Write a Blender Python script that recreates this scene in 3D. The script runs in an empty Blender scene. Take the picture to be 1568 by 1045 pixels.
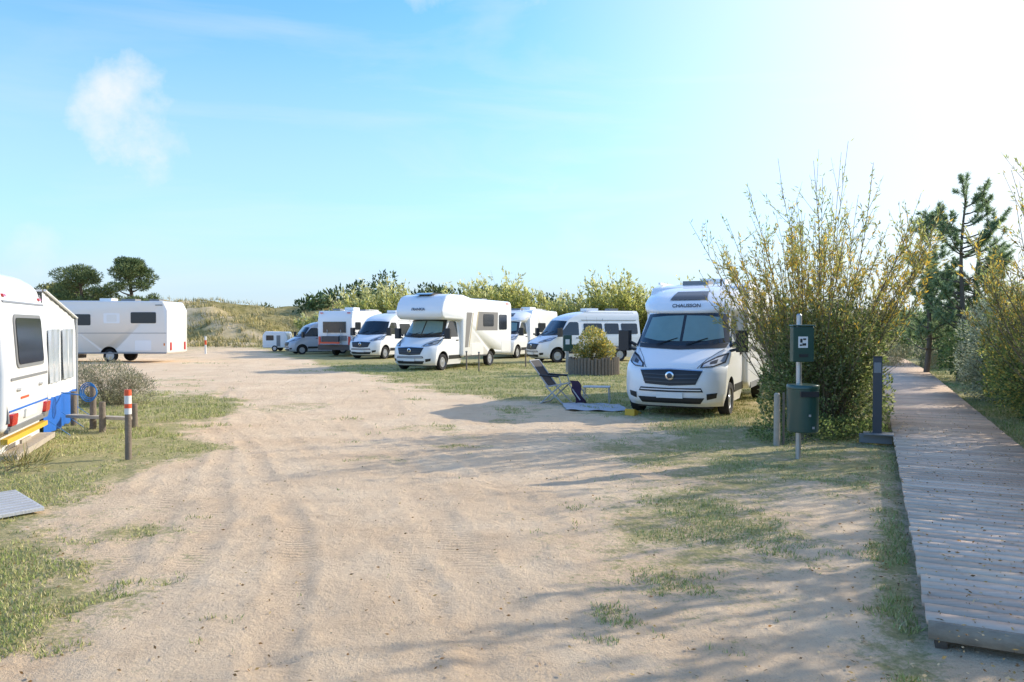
import bpy, bmesh, math, random
import numpy as np
from mathutils import Vector, Matrix
random.seed(7)
R = np.random.RandomState(11)
scene = bpy.context.scene
COL = scene.collection

# ------------------------------------------------------------ materials
def newmat(name):
    m = bpy.data.materials.new(name); m.use_nodes = True
    nt = m.node_tree
    for n in list(nt.nodes): nt.nodes.remove(n)
    out = nt.nodes.new('ShaderNodeOutputMaterial')
    return m, nt, out
def N(nt, t, **kw):
    n = nt.nodes.new(t)
    for k, v in kw.items():
        if k.startswith('i_'):
            key = k[2:]
            key = int(key) if key.isdigit() else key.replace('_', ' ')
            n.inputs[key].default_value = v
        else: setattr(n, k, v)
    return n
def c4(c): return (c[0], c[1], c[2], 1)

def mat(name, col, rough=.5, metal=0, var=.12, scale=6, coat=0, bump=0, bscale=60, spec=.5):
    m, nt, out = newmat(name)
    p = N(nt, 'ShaderNodeBsdfPrincipled')
    p.inputs['Roughness'].default_value = rough
    p.inputs['Metallic'].default_value = metal
    p.inputs['Specular IOR Level'].default_value = spec
    p.inputs['Coat Weight'].default_value = coat
    p.inputs['Coat Roughness'].default_value = .08
    tc = N(nt, 'ShaderNodeTexCoord')
    nz = N(nt, 'ShaderNodeTexNoise', i_Scale=scale, i_Detail=6)
    nt.links.new(tc.outputs['Object'], nz.inputs['Vector'])
    mx = N(nt, 'ShaderNodeMix', data_type='RGBA')
    mx.inputs[6].default_value = c4([c*(1-var) for c in col])
    mx.inputs[7].default_value = c4([min(1, c*(1+var)) for c in col])
    nt.links.new(nz.outputs['Fac'], mx.inputs[0])
    nt.links.new(mx.outputs[2], p.inputs['Base Color'])
    if bump:
        nb = N(nt, 'ShaderNodeTexNoise', i_Scale=bscale, i_Detail=4)
        nt.links.new(tc.outputs['Object'], nb.inputs['Vector'])
        b = N(nt, 'ShaderNodeBump', i_Strength=bump, i_Distance=.01)
        nt.links.new(nb.outputs['Fac'], b.inputs['Height'])
        nt.links.new(b.outputs[0], p.inputs['Normal'])
    nt.links.new(p.outputs[0], out.inputs[0])
    return m

def leafmat(name, trans=.45):
    m, nt, out = newmat(name)
    a = N(nt, 'ShaderNodeVertexColor', layer_name='Col')
    d = N(nt, 'ShaderNodeBsdfPrincipled'); d.inputs['Roughness'].default_value = .5
    d.inputs['Specular IOR Level'].default_value = .35
    if trans <= 0:
        d.inputs['Roughness'].default_value = .8
        nt.links.new(a.outputs[0], d.inputs['Base Color']); nt.links.new(d.outputs[0], out.inputs[0]); return m
    t = N(nt, 'ShaderNodeBsdfTranslucent')
    mix = N(nt, 'ShaderNodeMixShader', i_0=trans)
    g = N(nt, 'ShaderNodeHueSaturation', i_Saturation=1.05, i_Value=1.6)
    nt.links.new(a.outputs[0], d.inputs['Base Color'])
    nt.links.new(a.outputs[0], g.inputs['Color'])
    nt.links.new(g.outputs[0], t.inputs[0])
    nt.links.new(d.outputs[0], mix.inputs[1]); nt.links.new(t.outputs[0], mix.inputs[2])
    nt.links.new(mix.outputs[0], out.inputs[0])
    return m

def paintmat(name, col, dirt=(.40,.34,.26)):
    m, nt, out = newmat(name)
    p = N(nt, 'ShaderNodeBsdfPrincipled'); p.inputs['Roughness'].default_value = .32
    p.inputs['Coat Weight'].default_value = .5; p.inputs['Coat Roughness'].default_value = .06
    tc = N(nt, 'ShaderNodeTexCoord'); sx = N(nt, 'ShaderNodeSeparateXYZ')
    nt.links.new(tc.outputs['Object'], sx.inputs[0])
    mr = N(nt, 'ShaderNodeMapRange'); mr.inputs[1].default_value = .2; mr.inputs[2].default_value = 1.0
    mr.inputs[3].default_value = .40; mr.inputs[4].default_value = .03
    nt.links.new(sx.outputs[2], mr.inputs[0])
    nz = N(nt, 'ShaderNodeTexNoise', i_Scale=3.5, i_Detail=8, i_Roughness=.7)
    nt.links.new(tc.outputs['Object'], nz.inputs['Vector'])
    mu = N(nt, 'ShaderNodeMath', operation='MULTIPLY')
    nt.links.new(mr.outputs[0], mu.inputs[0]); nt.links.new(nz.outputs['Fac'], mu.inputs[1])
    mx = N(nt, 'ShaderNodeMix', data_type='RGBA')
    mx.inputs[6].default_value = c4(col); mx.inputs[7].default_value = c4(dirt)
    nt.links.new(mu.outputs[0], mx.inputs[0]); nt.links.new(mx.outputs[2], p.inputs['Base Color'])
    nt.links.new(p.outputs[0], out.inputs[0])
    return m

M = {}
M['white'] = paintmat('white_paint', (.88,.87,.85))
M['cream'] = paintmat('cream_panel', (.82,.79,.73))
M['silver'] = paintmat('silver_paint', (.42,.46,.52))
M['black'] = mat('black_plastic', (.018,.018,.02), .45)
M['rubber'] = mat('tyre_rubber', (.022,.021,.02), .85, bump=.4)
M['glass'] = mat('dark_glass', (.012,.016,.018), .04, var=.05, coat=.6)
M['shade'] = mat('screen_blind', (.17,.27,.25), .12, var=.1, coat=.9)
M['acryl'] = mat('acrylic_window', (.03,.034,.04), .12, var=.1)
M['rim'] = mat('rim_metal', (.45,.46,.48), .35, .7)
M['chrome'] = mat('chrome', (.7,.7,.72), .15, 1)
M['lens'] = mat('lamp_lens', (.55,.58,.62), .1, .4, coat=1)
M['red'] = mat('red_lens', (.62,.02,.02), .2, coat=.6)
M['orange'] = mat('orange_lens', (.75,.22,.02), .3)
M['grey'] = mat('grey_plastic', (.22,.22,.22), .5)
M['dgrey'] = mat('anthracite', (.05,.055,.065), .4)
M['gold'] = mat('gold_decal', (.52,.43,.28), .4)
M['brown'] = mat('taupe_decal', (.22,.205,.19), .4)
M['plate'] = mat('number_plate', (.75,.75,.72), .4)
M['bluetarp'] = mat('blue_tarp', (.02,.14,.52), .5, bump=.5, bscale=8)
M['vinyl'] = mat('white_vinyl', (.76,.76,.75), .4, bump=.4, bscale=5)
M['clearvinyl'] = mat('vinyl_window', (.5,.55,.6), .1, bump=.5, bscale=4, coat=.5)
M['yellow'] = mat('yellow_plastic', (.72,.42,.04), .5)
M['wood'] = mat('grey_wood', (.21,.165,.12), .85, var=.35, scale=14, bump=.8, bscale=50)
M['woodlight'] = mat('pale_wood', (.45,.38,.29), .8, var=.3, scale=12, bump=.6)
M['green'] = mat('green_steel', (.012,.06,.045), .35, coat=.4)
M['galv'] = mat('galvanised_steel', (.48,.49,.50), .4, .8)
M['alu'] = mat('painted_tube', (.42,.41,.40), .5)
M['bark'] = mat('bark', (.13,.10,.07), .9, var=.35, scale=20, bump=.8)
M['twig'] = mat('twig', (.21,.155,.09), .8, var=.35, scale=9)
M['leaf'] = leafmat('leaf', .5)
M['needle'] = leafmat('needle', 0)
M['grassm'] = leafmat('grass_blade', 0)
M['fabric'] = mat('chair_fabric', (.03,.026,.03), .8)
M['towel'] = mat('towel', (.06,.03,.07), .9)
M['mat'] = mat('groundsheet', (.42,.43,.45), .8, var=.25, scale=25)
M['redwhite'] = mat('signal_red', (.75,.10,.03), .5)
M['postwhite'] = mat('post_white', (.75,.74,.70), .6)
M['rope'] = mat('blue_hose', (.01,.16,.45), .5)
M['slab'] = mat('grey_slab', (.55,.54,.52), .6, .1, var=.2, bump=.6)

# ------------------------------------------------------------ mesh helpers
def finish(ob, parent):
    COL.objects.link(ob)
    if parent is not None: ob.parent = parent
    return ob
def mk(name, verts, faces, mats, parent=None, mi=None, smooth=True, angle=35, bevel=0, seg=3, recalc=True):
    me = bpy.data.meshes.new(name)
    me.from_pydata([tuple(v) for v in verts], [], faces)
    if not isinstance(mats, (list, tuple)): mats = [mats]
    for m in mats: me.materials.append(m)
    if mi is not None: me.polygons.foreach_set('material_index', mi)
    if recalc:
        bm = bmesh.new(); bm.from_mesh(me); bmesh.ops.recalc_face_normals(bm, faces=bm.faces); bm.to_mesh(me); bm.free()
    if smooth:
        me.shade_smooth(); me.set_sharp_from_angle(angle=math.radians(angle))
    ob = bpy.data.objects.new(name, me)
    finish(ob, parent)
    if bevel:
        b = ob.modifiers.new('bevel', 'BEVEL'); b.width = bevel; b.segments = seg; b.limit_method = 'ANGLE'; b.angle_limit = math.radians(25)
        b.harden_normals = True
    return ob
def empty(name, loc=(0,0,0), rz=0):
    e = bpy.data.objects.new(name, None); e.empty_display_size = .3
    e.location = loc; e.rotation_euler = (0, 0, rz); COL.objects.link(e); return e

class MB:
    def __init__(s): s.v=[]; s.f=[]; s.m=[]; s.mats=[]
    def mid(s, m):
        if m not in s.mats: s.mats.append(m)
        return s.mats.index(m)
    def add(s, vs, fs, m):
        o=len(s.v); s.v += [tuple(v) for v in vs]; k=s.mid(m)
        for f in fs: s.f.append([i+o for i in f]); s.m.append(k)
    def box(s, c, d, m, rz=0, rx=0, ry=0):
        mt = Matrix.Translation(c) @ Matrix.Rotation(rz,4,'Z') @ Matrix.Rotation(ry,4,'Y') @ Matrix.Rotation(rx,4,'X')
        vs=[mt @ Vector((x*d[0]/2,y*d[1]/2,z*d[2]/2)) for x in(-1,1) for y in(-1,1) for z in(-1,1)]
        s.add(vs,[(0,1,3,2),(4,6,7,5),(0,4,5,1),(2,3,7,6),(0,2,6,4),(1,5,7,3)],m)
    def tube(s, p0, p1, r0, m, r1=None, n=10):
        if r1 is None: r1=r0
        p0=Vector(p0);p1=Vector(p1); d=(p1-p0).normalized()
        a=d.cross(Vector((0,0,1)) if abs(d.z)<.9 else Vector((1,0,0))).normalized(); b=d.cross(a)
        vs=[]
        for p,r in((p0,r0),(p1,r1)):
            for i in range(n):
                t=2*math.pi*i/n; vs.append(p+(a*math.cos(t)+b*math.sin(t))*r)
        fs=[(i,(i+1)%n,n+(i+1)%n,n+i) for i in range(n)]+[tuple(range(n)),tuple(range(n,2*n))]
        s.add(vs,fs,m)
    def lathe(s, prof, c, axis, m, n=28):
        vs=[];fs=[]
        for (r,h) in prof:
            for i in range(n):
                t=2*math.pi*i/n; u=r*math.cos(t); w=r*math.sin(t)
                if axis=='Y': vs.append((c[0]+u,c[1]+h,c[2]+w))
                else: vs.append((c[0]+u,c[1]+w,c[2]+h))
        k=len(prof)
        for j in range(k-1):
            for i in range(n):
                fs.append((j*n+i,j*n+(i+1)%n,(j+1)*n+(i+1)%n,(j+1)*n+i))
        fs.append(tuple(range(n))); fs.append(tuple(range((k-1)*n,k*n)))
        s.add(vs,fs,m)
    def prism(s, pts, y0, y1, m):
        n=len(pts)
        vs=[(p[0],y0,p[1]) for p in pts]+[(p[0],y1,p[1]) for p in pts]
        s.add(vs,[tuple(range(n)),tuple(range(n,2*n))]+[(i,(i+1)%n,n+(i+1)%n,n+i) for i in range(n)],m)
    def obj(s, name, parent=None, bevel=0, smooth=True, angle=35, seg=2):
        return mk(name, s.v, s.f, s.mats, parent, s.m, smooth, angle, bevel, seg)

def rrect(x0,x1,z0,z1,r=.05,n=4,skew=0):
    pts=[]
    for cx,cz,a0 in((x1-r,z1-r,0),(x0+r,z1-r,90),(x0+r,z0+r,180),(x1-r,z0+r,270)):
        for i in range(n+1):
            a=math.radians(a0+90*i/n); pts.append((cx+r*math.cos(a),cz+r*math.sin(a)))
    return [(p[0]+skew*(p[1]-z0),p[1]) for p in pts]

# fast numpy meshes ---------------------------------------------------
def npmesh(name, V, F, cols, m, parent=None):
    """V (n,3), F (k,c) equal sized faces, cols (n,3) or None"""
    me = bpy.data.meshes.new(name)
    me.vertices.add(len(V)); me.vertices.foreach_set('co', V.astype(np.float32).ravel())
    k, c = F.shape
    me.loops.add(k*c); me.loops.foreach_set('vertex_index', F.astype(np.int32).ravel())
    me.polygons.add(k); me.polygons.foreach_set('loop_start', np.arange(0, k*c, c, dtype=np.int32))
    me.update(calc_edges=True)
    if cols is not None:
        a = me.color_attributes.new('Col', 'FLOAT_COLOR', 'POINT')
        cc = np.ones((len(V), 4), np.float32); cc[:, :3] = cols
        a.data.foreach_set('color', cc.ravel())
    me.materials.append(m); me.validate()
    ob = bpy.data.objects.new(name, me)
    return finish(ob, parent)
def norm(a): return a/np.maximum(np.linalg.norm(a,axis=-1,keepdims=True),1e-6)
def leaves(name, P, D, L, W, C, m, parent=None, rs=R):
    n=len(P); D=norm(D); S=norm(np.cross(D, rs.normal(size=(n,3))))
    L=np.broadcast_to(L,(n,))[:,None]; W=np.broadcast_to(W,(n,))[:,None]
    mid=P+D*L*.45
    V=np.stack([P, mid+S*W*.5, P+D*L, mid-S*W*.5],1).reshape(-1,3)
    F=np.arange(4*n).reshape(n,4)
    C=np.repeat(np.clip(C,0,1),4,axis=0)
    return npmesh(name,V,F,C,m,parent)
def blades(name,P,D,L,W,C,m,parent=None,rs=R):
    n=len(P); D=norm(D)
    a=rs.uniform(0,2*np.pi,n); S=np.stack([np.cos(a),np.sin(a),np.zeros(n)],1)
    L=np.broadcast_to(L,(n,))[:,None]; W=np.broadcast_to(W,(n,))[:,None]
    V=np.stack([P-S*W*.5,P+S*W*.5,P+D*L],1).reshape(-1,3)
    return npmesh(name,V,np.arange(3*n).reshape(n,3),np.repeat(np.clip(C,0,1),3,axis=0),m,parent)
def tubes(name, lines, radii, m, parent=None, sides=4):
    Vs=[];Fs=[];o=0
    for pl,rd in zip(lines,radii):
        pl=np.asarray(pl,float); k=len(pl)
        t=norm(np.gradient(pl,axis=0)); ref=np.array([.3,.9,.2])
        a=norm(np.cross(t,ref)); b=np.cross(t,a)
        rr=np.linspace(rd[0],rd[1],k)
        ang=np.arange(sides)*2*np.pi/sides
        ring=pl[:,None,:]+rr[:,None,None]*(np.cos(ang)[None,:,None]*a[:,None,:]+np.sin(ang)[None,:,None]*b[:,None,:])
        Vs.append(ring.reshape(-1,3))
        i=np.arange(k-1)[:,None]*sides; j=np.arange(sides)[None,:]; j2=(j+1)%sides
        f=np.stack([i+j,i+j2,i+sides+j2,i+sides+j],-1).reshape(-1,4)+o
        Fs.append(f); o+=k*sides
    ob=npmesh(name,np.concatenate(Vs),np.concatenate(Fs),None,m,parent)
    ob.data.shade_smooth(); return ob

TAB=np.random.RandomState(5).rand(256,256)
def vn(x,y):
    xi=np.floor(x).astype(int); yi=np.floor(y).astype(int); fx=x-xi; fy=y-yi
    fx=fx*fx*(3-2*fx); fy=fy*fy*(3-2*fy)
    g=lambda a,b:TAB[a%256,b%256]
    return (g(xi,yi)*(1-fx)+g(xi+1,yi)*fx)*(1-fy)+(g(xi,yi+1)*(1-fx)+g(xi+1,yi+1)*fx)*fy
def fbm(x,y,o=4):
    s=0;a=.5
    for i in range(o): s=s+a*vn(x*2**i+17*i,y*2**i+31*i); a*=.5
    return s-.5*(1-.5**o)
def sst(a,b,x):
    t=np.clip((x-a)/(b-a),0,1); return t*t*(3-2*t)

# ------------------------------------------------------------ terrain
def xc(y): return -.9-.33*(y-3.8)+.35*np.sin(y*.22)
# offset, half width, strength, drift, persistence
RUTS=[(-1.7,.16,.8,.05,.2),(-.62,.13,.95,-.046,.45),(.95,.19,.7,.03,.3),(-1.15,.14,.8,-.046,.4),(1.7,.16,.7,.10,.2),(2.9,.15,.6,.16,.2),(-2.6,.13,.6,.02,.2),(.4,.12,.7,-.08,.2),(3.6,.15,.5,.3,.1)]
def rutd(x,y,o,w,k): return (x-xc(y)-o-k*(y-6)-.16*np.sin(y*.45+o*3)-.06*np.sin(y*1.3+o)-.09*fbm(x*2,y*1.5+o,2))/w
def rutfade(x,y,o,p): return np.clip(sst(.35,.6,vn(y*.5+o*13,x*.3+o*7))+p*sst(8,11,y)+.12,0,1)
def rutmask(x,y):
    r=np.zeros_like(x)
    for o,w,s,k,p in RUTS:
        d=rutd(x,y,o,w,k); r=np.maximum(r,min(1,s)*np.exp(-d**4)*rutfade(x,y,o,p))
    return r*(1-sst(35,50,y))
def duneh(x,y):
    h=np.zeros_like(x)
    for cx,cy,sx,sy,a in [(-42,98,16,14,3.6),(-64,96,18,14,4.2),(-24,100,9,12,2.8),(-22,116,9,14,3.6),(-6,118,13,14,4.3),(14,122,16,16,3.2),
                          (40,125,22,18,2.6),(75,120,25,20,3),(-95,110,26,20,4),(110,140,40,30,4),(-34,84,7,6,1.8),(-50,80,8,6,1.4),(-27,80,4,4,1.0),(0,190,150,40,3)]:
        h=h+a*np.exp(-((x-cx)/sx)**2-((y-cy)/sy)**2)
    k=sst(60,80,y)
    return h*sst(58,72,y)+k*(fbm(x*.10,y*.10,4)*2.6+fbm(x*.3,y*.3,3)*2.8)
def H(x,y):
    x=np.asarray(x,float);y=np.asarray(y,float)
    near=1-sst(25,60,y)
    d=.05*fbm(x*.5,y*.5,3)+near*(.035*fbm(x*2.2,y*2.2,3)+.032*fbm(x*6,y*6,3))
    d=d+near*.05*np.minimum(0,fbm(x*4.3+9,y*4.3,2)+.09)
    for o,w,s,k,p in RUTS:
        dd=rutd(x,y,o,w,k); f=rutfade(x,y,o,p)
        d=d+s*near*f*(-.012*np.exp(-dd**4)+.014*np.exp(-((np.abs(dd)-1.35)/.4)**2)*(.0+vn(x*6,y*6)))
    walk=(x-2.34)*.901-(y-4.2)*.433
    d=d*(1-.8*sst(-.1,.1,walk)*(1-sst(1.6,1.8,walk)))
    return d+duneh(x,y)
def gmask(x,y):
    n=fbm(x*.45,y*.45,4)*1.6
    left=sst(0,1.2,-(.85+.31*y)-x+n*1.9)*(1-sst(17,24,y))*.95
    mid=sst(0,1.5,x+2.0+(y-18.8)*.47+n*2)*sst(15.5,18.5,y+n*3)*.92
    und=sst(0,2.0,x-.8+n*3)*sst(7.2,9.4,y+n*3)*.80
    walk=(x-2.34)*.901-(y-4.2)*.433
    strip=np.exp(-((walk+.12)/.25)**2)*.74
    patch=np.exp(-((x-1.6-.25*(y-6.5))/1.2)**2-((y-7.1)/2.6)**2)*.76
    patch2=sst(.08,.2,fbm(x*.6+40,y*.6,3))*.5*sst(7,11,y)
    rt=sst(1.4,1.8,walk)
    far=sst(30,48,y+n*8)*.6*(1-np.exp(-((x+16-.0*y)/7)**2))
    g=np.maximum.reduce([left,mid,und,strip,patch,patch2,rt,far])
    return np.clip(g,0,1)

def graded(lo,hi,s0,lo2,hi2,g):
    c=list(np.arange(lo,hi,s0)); s=s0
    while c[-1]<hi2: s*=g; c.append(c[-1]+s)
    s=s0
    while c[0]>lo2: s*=g; c.insert(0,c[0]-s)
    return np.array(c)
xs=graded(-7,7,.045,-1500,1500,1.035); ys=graded(2.5,13.5,.045,-60,2500,1.022)
X,Y=np.meshgrid(xs,ys); Z=H(X,Y)
nx,ny=len(xs),len(ys)
V=np.stack([X,Y,Z],-1).reshape(-1,3)
i=np.arange(ny-1)[:,None]*nx+np.arange(nx-1)[None,:]
F=np.stack([i,i+1,i+nx+1,i+nx],-1).reshape(-1,4)
cc=np.stack([gmask(X,Y),rutmask(X,Y),sst(58,74,Y)],-1).reshape(-1,3)

def groundmat():
    m,nt,out=newmat('sandy_ground'); L=nt.links.new
    tc=N(nt,'ShaderNodeTexCoord'); a=N(nt,'ShaderNodeVertexColor',layer_name='Col')
    sp=N(nt,'ShaderNodeSeparateColor'); L(a.outputs[0],sp.inputs[0])
    def noise(s,d=6,r=.6,vec=None):
        n=N(nt,'ShaderNodeTexNoise',i_Scale=s,i_Detail=d,i_Roughness=r); L(vec or tc.outputs['Object'],n.inputs['Vector']); return n.outputs['Fac']
    def mix(f,c0,c1):
        n=N(nt,'ShaderNodeMix',data_type='RGBA')
        if isinstance(f,float): n.inputs[0].default_value=f
        else: L(f,n.inputs[0])
        for k,c in((6,c0),(7,c1)):
            if isinstance(c,tuple): n.inputs[k].default_value=c4(c)
            else: L(c,n.inputs[k])
        return n.outputs[2]
    def ramp(f,lo,hi,a0=0.,a1=1.):
        n=N(nt,'ShaderNodeMapRange'); L(f,n.inputs[0])
        n.inputs[1].default_value=lo;n.inputs[2].default_value=hi;n.inputs[3].default_value=a0;n.inputs[4].default_value=a1; return n.outputs[0]
    def math_(op,p,q):
        n=N(nt,'ShaderNodeMath',operation=op)
        for k,v in((0,p),(1,q)):
            if isinstance(v,(int,float)): n.inputs[k].default_value=v
            else: L(v,n.inputs[k])
        return n.outputs[0]
    sand=mix(ramp(noise(.7,5),.35,.65),(.84,.60,.375),(.94,.715,.475))
    sand=mix(ramp(noise(5,8,.7),.5,.8,0,.6),sand,(.62,.42,.25))
    sand=mix(ramp(noise(90,3,.6),.54,.78,0,.55),sand,(.43,.29,.175))
    sand=mix(ramp(sp.outputs[1],0,1,0,.18),sand,(.58,.39,.24))
    gcol=mix(ramp(noise(3,6,.7),.35,.65),(.27,.29,.08),(.50,.43,.19))
    gcol=mix(ramp(noise(40,4,.7),.45,.7),gcol,(.17,.19,.05))
    gf=math_('ADD',sp.outputs[0],ramp(noise(2.2,8,.75),.3,.7,-.42,.42))
    gf=math_('ADD',gf,ramp(noise(22,5,.7),.3,.7,-.3,.3))
    gf=ramp(gf,.38,.80,0,.8)
    base=mix(gf,sand,gcol)
    dg=mix(ramp(noise(.45,8,.8),.38,.62),(.29,.24,.085),(.52,.41,.19))
    dg=mix(ramp(noise(2.2,6,.8),.45,.65),dg,(.15,.14,.045))
    dune=mix(ramp(noise(.09,5,.6),.52,.60),dg,(.72,.55,.33))
    base=mix(sp.outputs[2],base,dune)
    p=N(nt,'ShaderNodeBsdfPrincipled'); p.inputs['Roughness'].default_value=.95; p.inputs['Specular IOR Level'].default_value=.1
    L(base,p.inputs['Base Color'])
    wv=N(nt,'ShaderNodeTexWave',i_Scale=5.0,i_Distortion=1.2,i_Detail=2,bands_direction='Y'); L(tc.outputs['Object'],wv.inputs['Vector'])
    tread=math_('MULTIPLY',wv.outputs['Fac'],math_('MULTIPLY',sp.outputs[1],ramp(noise(1.1,3),.42,.6)))
    hgt=math_('ADD',math_('MULTIPLY',noise(14,8,.75),1.8),math_('MULTIPLY',noise(70,4,.7),.5))
    hgt=math_('ADD',hgt,math_('MULTIPLY',tread,.5))
    b=N(nt,'ShaderNodeBump',i_Strength=1.0,i_Distance=.03); L(hgt,b.inputs['Height']); L(b.outputs[0],p.inputs['Normal'])
    L(p.outputs[0],out.inputs[0]); return m
g=npmesh('ground',V,F,cc,groundmat()); g.data.shade_smooth()

# ------------------------------------------------------------ grass
def pal(n,cols,w=None,var=.25,rs=R):
    cols=np.array(cols); k=rs.choice(len(cols),n,p=w); return cols[k]*(1+rs.uniform(-var,var,(n,1)))
def scatter_grass():
    n=1500000
    y=2.8+ (R.rand(n)**2.0)*34; x=R.uniform(-1,1,n)*(y*.74+1.5)
    walk=(x-2.34)*.901-(y-4.2)*.433
    g=gmask(x,y); t=fbm(x*1.7,y*1.7,4)*2.2+fbm(x*9,y*9,2)*1.1
    keep=(g+t*.9>.64+R.rand(n)*.35)&~((walk>-.02)&(walk<1.57))&(R.rand(n)<.55)
    x=x[keep];y=y[keep];g=g[keep]; n=len(x)
    P=np.stack([x,y,H(x,y)-.005],1)
    D=np.stack([R.normal(0,.5,n),R.normal(0,.5,n),np.ones(n)],1)
    walk=np.abs((x-2.34)*.901-(y-4.2)*.433+.12)
    L=R.uniform(.02,.05,n)*(1+.3*(walk<.2)+.7*(y>12))
    blades('grass',P,D,L,R.uniform(.004,.009,n)*(1+y*.06),pal(n,[(.27,.33,.08),(.38,.40,.12),(.58,.51,.24),(.46,.44,.18)]),M['grassm'])
scatter_grass()
def dune_grass():
    n=8500
    y=R.uniform(64,130,n); x=R.uniform(-.75,.4,n)*y
    t=fbm(x*.1,y*.1,4); keep=(t>-.05); x=x[keep];y=y[keep]; n=len(x)
    k=12; x=np.repeat(x,k)+R.normal(0,.3,n*k); y=np.repeat(y,k)+R.normal(0,.3,n*k); n*=k
    P=np.stack([x,y,H(x,y)-.03],1); D=np.stack([R.normal(-.25,.35,n),R.normal(0,.35,n),np.ones(n)],1)
    blades('dune_grass',P,D,R.uniform(.3,.65,n),.07,pal(n,[(.32,.28,.09),(.50,.40,.16),(.62,.50,.25),(.17,.16,.055)]),M['grassm'])
dune_grass()

def litter():
    n=3600; y=3.3+R.rand(n)**1.5*11; x=R.uniform(-1,1,n)*(y*.7); x=np.where(R.rand(n)<.55,2.2+R.rand(n)*2.4+ (y-5)*.42,x)
    walk=(x-2.34)*.901-(y-4.2)*.433
    P=np.stack([x,y,np.where((walk>0)&(walk<1.54),.158,H(x,y)+.008)],1)
    D=np.stack([R.normal(size=n),R.normal(size=n),R.uniform(-.1,.3,n)],1)
    leaves('fallen_leaves',P,D,R.uniform(.012,.038,n),R.uniform(.006,.015,n),pal(n,[(.26,.14,.05),(.17,.11,.05),(.40,.28,.11),(.52,.42,.27)]),M['leaf'])
litter()

# ------------------------------------------------------------ boardwalk
def boardwalk():
    m,nt,out=newmat('weathered_boards'); L=nt.links.new
    a=N(nt,'ShaderNodeVertexColor',layer_name='Col'); tc=N(nt,'ShaderNodeTexCoord')
    mp=N(nt,'ShaderNodeMapping'); mp.inputs['Scale'].default_value=(3,60,60); mp.inputs['Rotation'].default_value=(0,0,math.radians(25.6))
    L(tc.outputs['Object'],mp.inputs[0]); nz=N(nt,'ShaderNodeTexNoise',i_Scale=1,i_Detail=6,i_Roughness=.7); L(mp.outputs[0],nz.inputs['Vector'])
    n2=N(nt,'ShaderNodeTexNoise',i_Scale=2.5,i_Detail=6); L(tc.outputs['Object'],n2.inputs['Vector'])
    mx=N(nt,'ShaderNodeMix',data_type='RGBA',blend_type='MULTIPLY'); mx.inputs[0].default_value=.7
    r=N(nt,'ShaderNodeValToRGB'); r.color_ramp.elements[0].position=.25; r.color_ramp.elements[0].color=(.62,.58,.55,1); r.color_ramp.elements[1].position=.65
    L(nz.outputs['Fac'],r.inputs[0]); L(a.outputs[0],mx.inputs[6]); L(r.outputs[0],mx.inputs[7])
    m2=N(nt,'ShaderNodeMix',data_type='RGBA'); m2.inputs[7].default_value=(.74,.58,.40,1)
    mr=N(nt,'ShaderNodeMapRange'); mr.inputs[1].default_value=.52; mr.inputs[2].default_value=.75; mr.inputs[4].default_value=.5
    L(n2.outputs['Fac'],mr.inputs[0]); L(mr.outputs[0],m2.inputs[0]); L(mx.outputs[2],m2.inputs[6])
    p=N(nt,'ShaderNodeBsdfPrincipled'); p.inputs['Roughness'].default_value=.9; p.inputs['Specular IOR Level'].default_value=.15; L(m2.outputs[2],p.inputs['Base Color'])
    b=N(nt,'ShaderNodeBump',i_Strength=.3,i_Distance=.004); L(nz.outputs['Fac'],b.inputs['Height']); L(b.outputs[0],p.inputs['Normal'])
    L(p.outputs[0],out.inputs[0])
    d=np.array([.433,.901]); nn=np.array([.901,-.433]); S=np.array([2.34,4.2])
    V=[];F=[];C=[]; pitch=.146
    def bx(o,e1,e2,z0,z1,col):
        k=len(V)
        for z in(z0,z1):
            for q in(o,o+e1,o+e1+e2,o+e2): V.append((q[0],q[1],z)); C.append(col)
        for f in((0,3,2,1),(4,5,6,7),(0,1,5,4),(1,2,6,5),(2,3,7,6),(3,0,4,7)): F.append([k+t for t in f])
    for i in range(290):
        j=random.uniform(-.010,.010); t=i*pitch; dz=random.uniform(-.001,.001)
        q=random.uniform(.80,1.12); w_=random.uniform(-.02,.02); col=(.74*q,(.56+w_)*q,(.42+w_)*q)
        bend=-.0016*max(0,t-22)**2
        o=S+d*t+nn*(bend+j)
        bx(o,nn*(1.56),d*(pitch-.013),.124+dz,.152+dz,col)
        if i%10==0:
            e=S+d*t+nn*(bend)
            for off in(.04,.74,1.44): bx(e+nn*off,nn*.06,d*(pitch*10),-.03,.122,(.14,.11,.09))
    bx(S-d*.03+nn*.005,nn*1.55,d*.028,.05,.148,(.34,.27,.20))
    npmesh('boardwalk',np.array(V),np.array(F),np.array(C),m)
boardwalk()

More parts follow.
